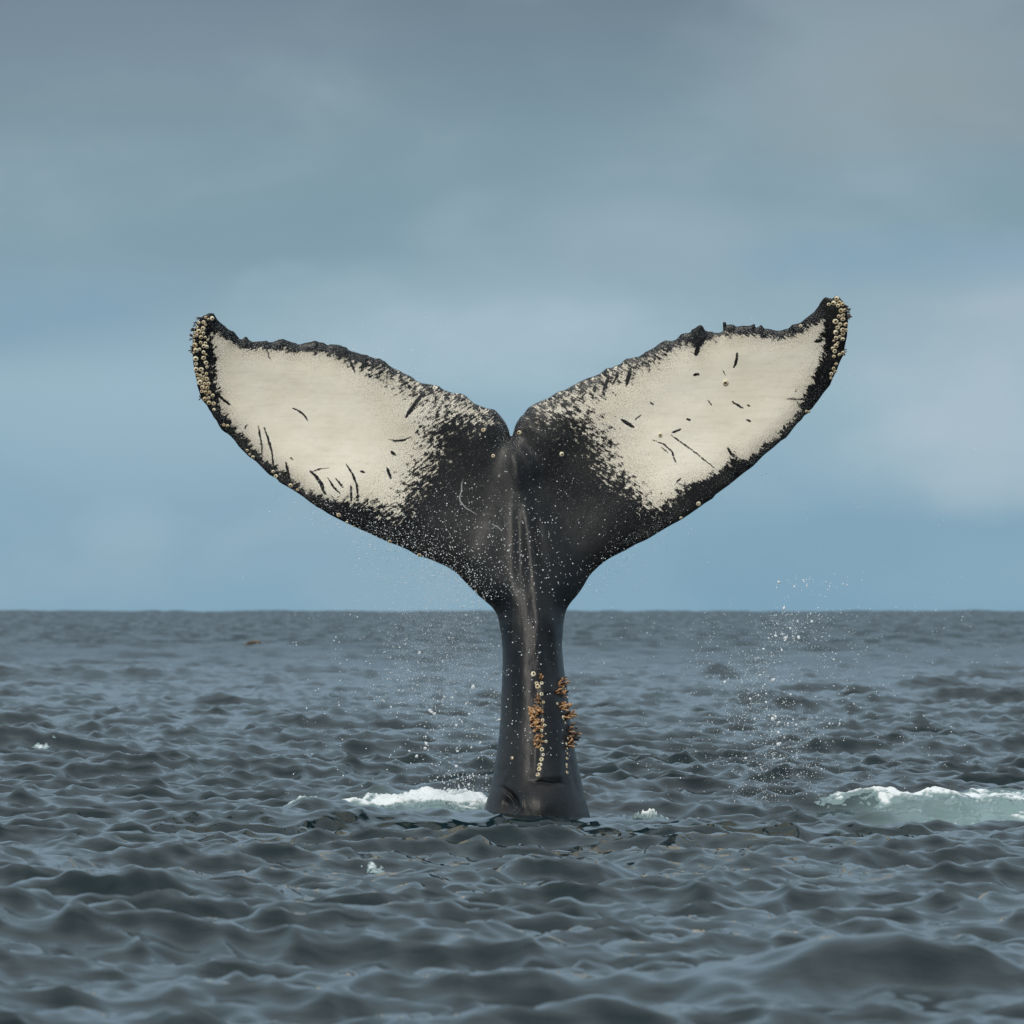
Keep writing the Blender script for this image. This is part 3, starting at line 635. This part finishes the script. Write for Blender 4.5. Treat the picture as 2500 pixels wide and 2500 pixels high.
def foam_patch(name, label, xr, yr, step, mask, thick, sx, sy, lump=1.0, thr=0.5):
    xs = np.arange(xr[0], xr[1], step); ys = np.arange(yr[0], yr[1], step)
    X, Y = np.meshgrid(xs, ys); X = X.ravel(); Y = Y.ravel()
    x, y, z = sea(X, Y, np.full(len(X), 0.02))
    wx = (fbm(X * 2.1 + 3, Y * 2.1, 3) - 0.5) * 1.1; wy = (fbm(X * 2.1 + 50, Y * 2.1 + 9, 3) - 0.5) * 1.1
    n = fbm(X * sx + 31 + wx, Y * sy + 7 + X * 0.4 + wy, 6, 0.68)
    lace = 1 - np.abs(2 * fbm(X * sx * 2.2 + 9 + wx * 3, Y * sy * 1.3 + X * 0.9 + wy * 3, 4, 0.55) - 1) * 4.0
    lace2 = 1 - np.abs(2 * fbm(X * sx * 6 + 19 + wx * 5, Y * sy * 4 + wy * 5, 3, 0.55) - 1) * 4.0
    hi = fbm(X * 38 + 3, Y * 30 + 8, 3, 0.6)
    lumps = fbm(X * 17 + 5, Y * 13, 4, 0.6) ** 1.5 * 1.4
    mk = mask(X, Y); env = np.clip(mk * 2.2, 0, 1)
    solid = np.clip((mk - 0.72) / 0.25, 0, 1)
    v = mk + env * (1.9 * (n - 0.5) + (0.42 * np.maximum(lace, 0.6 * lace2) - 0.22) * (1 - 0.6 * solid) + 0.7 * (hi - 0.5)) - thr
    off = thick * np.clip(v * 1.6, -0.6, 1.0) * (0.6 + 0.8 * lump * lumps)
    off = np.where(off > 0, np.sqrt(np.clip(off / thick, 0, 2)) * thick, off)
    nr, nc = len(ys), len(xs); idx = np.arange(nr * nc).reshape(nr, nc)
    qd = np.stack([idx[:-1, :-1], idx[:-1, 1:], idx[1:, 1:], idx[1:, :-1]], -1).reshape(-1, 4)
    keep = (v[qd] > -0.05).any(1); qd = qd[keep]
    u, inv = np.unique(qd.ravel(), return_inverse=True)
    co = np.stack([x, y, z + off], 1)[u]
    me = mesh_from(name, co, inv.reshape(-1, 4))
    set_attr(me, 'thick', np.clip(v[u] * 1.4, 0, 1))
    return link(name, me, m_foam, kind='stuff', label=label, category='foam')
def gs(X, Y, mx, my, lx, ly, p=2): return np.exp(-np.abs((X - mx) / lx) ** p - np.abs((Y - my) / ly) ** p)
foam_patch('sea_foam', 'white foam crest spilling beside the base of the whale tail', (-1.45, 0.15), (-0.25, 1.1), 0.011,
           lambda X, Y: 1.0 * gs(X, Y, -0.55, 0.50, 0.62, 0.20, 4) + 0.45 * gs(X, Y, -0.5, 0.15, 0.45, 0.3, 4) + 0.95 * gs(X, Y, -1.12, 0.30, 0.28, 0.10, 2), 0.04, 3.0, 6.0, 1.2, 0.42)
foam_patch('sea_foam', 'turquoise and white foaming wash at the right edge of the picture', (2.1, 5.6), (-0.6, 2.0), 0.014,
           lambda X, Y: 0.72 * gs(X, Y, 4.2, 1.0, 1.5, 0.20, 4) + 0.42 * gs(X, Y, 4.0, 0.3, 1.3, 0.7, 4) + 0.62 * gs(X, Y, 2.6, 0.75, 0.5, 0.22, 2), 0.024, 1.6, 5.0, 1.2, 0.46)
foam_patch('sea_foam', 'small white splash just past the tail base towards the turquoise wash', (0.75, 1.45), (-0.7, 0.1), 0.010,
           lambda X, Y: 0.95 * gs(X, Y, 0.98, -0.3, 0.13, 0.10) + 0.75 * gs(X, Y, 1.28, -0.25, 0.06, 0.08), 0.07, 6.0, 8.0, 1.4, 0.45)
foam_patch('sea_foam', 'thin white fleck of foam on the dark water nearest the left edge', (-3.0, -2.3), (1.4, 2.2), 0.010,
           lambda X, Y: 0.78 * gs(X, Y, -2.67, 1.8, 0.16, 0.05), 0.012, 6.0, 9.0, 1.0, 0.52)
foam_patch('sea_foam', 'bubbly foam on the wave crest between the tail and the left edge', (-1.75, -1.15), (-0.9, 0.0), 0.010,
           lambda X, Y: 0.72 * gs(X, Y, -1.42, -0.45, 0.18, 0.06), 0.012, 12.0, 12.0, 1.4, 0.55)
foam_patch('sea_foam', 'glassy bubbles on the near crest below the left fluke', (-1.0, -0.4), (-9.9, -8.9), 0.009,
           lambda X, Y: 0.70 * gs(X, Y, -0.73, -9.4, 0.13, 0.10), 0.012, 12.0, 9.0, 1.5, 0.56)
foam_patch('sea_foam', 'small foam patch on the long low crest at lower left', (-1.9, -1.2), (-15.7, -14.7), 0.009,
           lambda X, Y: 0.70 * gs(X, Y, -1.56, -15.2, 0.10, 0.12), 0.012, 12.0, 9.0, 1.5, 0.56)
foam_patch('sea_foam', 'distant white cap on a wave at the far left', (-5.4, -3.6), (20, 23), 0.03,
           lambda X, Y: 0.72 * gs(X, Y, -4.45, 21.4, 0.22, 0.2), 0.02, 5.0, 5.0, 1.4, 0.56)

# ------------------------------------------------------------------ spray
m_drop, q, b = new_mat('spray_drop')
b.inputs['Base Color'].default_value = (0.95, 0.97, 0.98, 1); b.inputs['Roughness'].default_value = 0.12
b.inputs['IOR'].default_value = 1.33; b.inputs['Transmission Weight'].default_value = 0.35
_phi = (1 + 5 ** 0.5) / 2
ICO = np.array([(-1, _phi, 0), (1, _phi, 0), (-1, -_phi, 0), (1, -_phi, 0), (0, -1, _phi), (0, 1, _phi), (0, -1, -_phi), (0, 1, -_phi), (_phi, 0, -1), (_phi, 0, 1), (-_phi, 0, -1), (-_phi, 0, 1)], float)
ICO /= np.linalg.norm(ICO[0])
ICF = np.array([(0,11,5),(0,5,1),(0,1,7),(0,7,10),(0,10,11),(1,5,9),(5,11,4),(11,10,2),(10,7,6),(7,1,8),(3,9,4),(3,4,2),(3,2,6),(3,6,8),(3,8,9),(4,9,5),(2,4,11),(6,2,10),(8,6,7),(9,8,1)])
def spray(name, label, clouds):
    C, Rr = [], []
    for (n, fx, fy, fd, smin, smax, pw) in clouds:
        px = fx(n); py = fy(n); yy = fd(n)
        C.append(np.stack([PX(px), yy, PZ(py)], 1)); Rr.append((smin + (smax - smin) * RNG.random(n) ** pw) * S * 0.5)
    C = np.concatenate(C); Rr = np.concatenate(Rr)
    cl = fbm(C[:, 0] * 3.1 + 40, C[:, 2] * 2.3 + 60, 4, 0.6)
    ok = (C[:, 2] > -0.05) & (RNG.random(len(C)) < np.clip((cl - 0.34) * 5.0, 0.18, 1))
    C, Rr = C[ok], Rr[ok]
    big = Rr > 4.5 * S * 0.5
    st = 1 + RNG.normal(0, 1, (len(C), 1, 3)) * np.where(big, 0.22, 0.12)[:, None, None]
    jit = 1 + RNG.normal(0, 1, (len(C), 12, 1)) * np.where(big, 0.16, 0.05)[:, None, None]
    V = ICO[None] * Rr[:, None, None] * st * jit
    a = RNG.random(len(C)) * 6.28; ca, sa = np.cos(a)[:, None], np.sin(a)[:, None]
    V = np.stack([V[..., 0] * ca - V[..., 2] * sa, V[..., 1], V[..., 0] * sa + V[..., 2] * ca], -1) + C[:, None, :]
    F = (ICF[None] + (np.arange(len(C)) * 12)[:, None, None]).reshape(-1, 3)
    me = mesh_from(name, V.reshape(-1, 3), None, F)
    return link(name, me, m_drop, kind='stuff', label=label, category='spray')
N = lambda m, s: (lambda n: RNG.normal(m, s, n))
U = lambda a, b_: (lambda n: RNG.uniform(a, b_, n))
def along(pts, sx, sy):
    pts = np.array(pts, float)
    class Pair: pass
    P_ = Pair()
    def fx(n):
        t = RNG.uniform(0, len(pts) - 1, n); k = np.minimum(t.astype(int), len(pts) - 2); f = (t - k)[:, None]
        P_.v = pts[k] * (1 - f) + pts[k + 1] * f + RNG.normal(0, 1, (n, 2)) * np.array([sx, sy]); return P_.v[:, 0]
    return fx, (lambda n: P_.v[:, 1])
le = along([(760, 1215), (900, 1290), (1040, 1345), (1150, 1410), (1225, 1500)], 45, 40)
le2 = along([(700, 1250), (900, 1340), (1050, 1410), (1150, 1480)], 60, 45)
te = along([(700, 822), (860, 845), (1000, 905), (1130, 950)], 22, 12)
te2 = along([(1400, 925), (1550, 855), (1700, 800), (1850, 785)], 22, 12)
re = along([(1420, 1440), (1550, 1330), (1750, 1205)], 45, 35)
spray('sea_spray', 'fine white spray running off the lower left edge of the flukes and tail stock',
      [(1300, *le, U(-0.75, -0.25), 1.2, 3.2, 2.2), (650, N(1110, 110), N(1300, 90), U(-0.9, -0.4), 1.2, 3.6, 2.0), (500, N(1285, 55), N(1480, 110), U(-1.0, -0.55), 1.3, 4.0, 2.0),
       (260, U(1120, 1480), U(1040, 1330), U(-0.9, -0.45), 1.1, 3.0, 2.8), (1800, *le2, U(-0.3, 0.5), 0.8, 2.2, 2.2), (260, N(1300, 70), N(1700, 90), U(-1.1, -0.6), 1.2, 3.4, 2.0)])
spray('sea_spray', 'misty veil of droplets between the left fluke and the foam crest',
      [(6500, N(1090, 95), N(1590, 105), U(-0.5, 0.6), 0.6, 1.9, 2.2), (1100, N(1080, 120), N(1730, 130), U(-0.5, 0.6), 1.2, 4.0, 2.5), (120, N(1085, 75), N(1790, 90), U(-0.5, 0.5), 3.0, 10.0, 2.6), (220, U(700, 1000), U(1480, 1950), U(-0.5, 0.5), 1.2, 4.5, 3.0),
       (320, N(1130, 60), U(1890, 1945), U(0.2, 0.6), 1.4, 5.0, 2.5)])
spray('sea_spray', 'tall plume of larger drops splashing above the sea to the right of the tail',
      [(3000, N(1900, 85), U(1490, 1960), U(-0.4, 0.6), 0.9, 3.4, 2.6), (1500, N(1890, 60), N(1640, 90), U(-0.4, 0.6), 0.7, 1.8, 2.0), (150, N(1920, 60), N(1690, 120), U(-0.4, 0.5), 2.8, 9.5, 2.6), (800, N(1850, 150), U(1480, 1960), U(-0.4, 0.6), 1.0, 3.4, 2.2), (330, U(2000, 2460), U(1480, 1900), U(-0.4, 0.6), 1.2, 3.6, 2.5), (260, U(1420, 1760), U(1500, 1900), U(-0.4, 0.6), 1.0, 3.2, 2.5),
       (40, N(1985, 50), N(1425, 18), U(-0.3, 0.3), 2.0, 5.5, 2.0)])
spray('sea_spray', 'faint droplets blown off the top edges of both flukes into the sky',
      [(420, *te, U(-0.3, 0.2), 0.9, 2.2, 2.0), (420, *te2, U(-0.3, 0.2), 0.9, 2.2, 2.0), (800, *re, U(-0.5, 0.3), 0.9, 2.6, 2.0), (220, U(1550, 2450), U(880, 1470), U(-0.4, 0.5), 1.0, 2.8, 2.5), (60, U(880, 1120), U(730, 940), U(-0.3, 0.3), 1.0, 4.0, 2.5), (60, U(540, 900), U(1150, 1450), U(-0.3, 0.3), 1.0, 3.0, 2.5)])

# ------------------------------------------------------------------ brown drifting weed, far off
m_weed, q, b = new_mat('seaweed')
oi = q.n('ShaderNodeTexCoord')
q.put(b.inputs['Base Color'], q.mix(q.rng(q.noise(oi.outputs['Object'], 5.0, 3), 0.4, 0.62), (0.22, 0.15, 0.05, 1), (0.09, 0.045, 0.025, 1))); b.inputs['Roughness'].default_value = 0.35
weed = bpy.data.objects.new('drifting_seaweed', None); COL.objects.link(weed)
WD = 285.0
wx_, wy_, wz_ = sea(np.array([-10.1]), np.array([WD - D]), 0.3)
weed.location = (float(wx_[0]), float(wy_[0]), float(wz_[0]))
weed.scale = (0.75, 0.75, 0.75)
weed['label'] = 'small brown clump of seaweed drifting far off towards the horizon'; weed['category'] = 'seaweed'
def strap(name, pts, width, thick):
    co, fs = [], []
    n = len(pts)
    for i, p in enumerate(pts):
        t = i / (n - 1); wd = width * math.sin(math.pi * (0.12 + 0.86 * t)) ** 0.7
        for sy, sz in ((-1, -1), (1, -1), (1, 1), (-1, 1)):
            co.append((p[0], p[1] + sy * wd / 2 + 0.02 * math.sin(7 * t), p[2] + sz * thick / 2 + 0.02 * math.sin(13 * t) * sy))
    for i in range(n - 1):
        for k in range(4):
            fs.append((i * 4 + k, i * 4 + (k + 1) % 4, i * 4 + 4 + (k + 1) % 4, i * 4 + 4 + k))
    fs += [(0, 1, 2, 3), tuple(range(4 * n - 1, 4 * n - 5, -1))]
    me = bpy.data.meshes.new(name); me.from_pydata(co, [], fs); me.update()
    me.polygons.foreach_set('use_smooth', [True] * len(fs))
    return link(name, me, m_weed, weed)
for k in range(9):
    a0 = random.uniform(-0.5, 0.5); h0 = random.uniform(0.12, 0.34); L0 = random.uniform(0.3, 0.55)
    strap('frond', [((-1 + 2 * t) * L0 * 0.6 + 0.05 * k - 0.2, a0 * t + random.uniform(-.04, .04), 0.05 + h0 * math.sin(math.pi * (0.25 + 0.6 * t)) * (0.4 + 0.8 * t)) for t in np.linspace(0, 1, 9)], random.uniform(0.09, 0.16), 0.03)
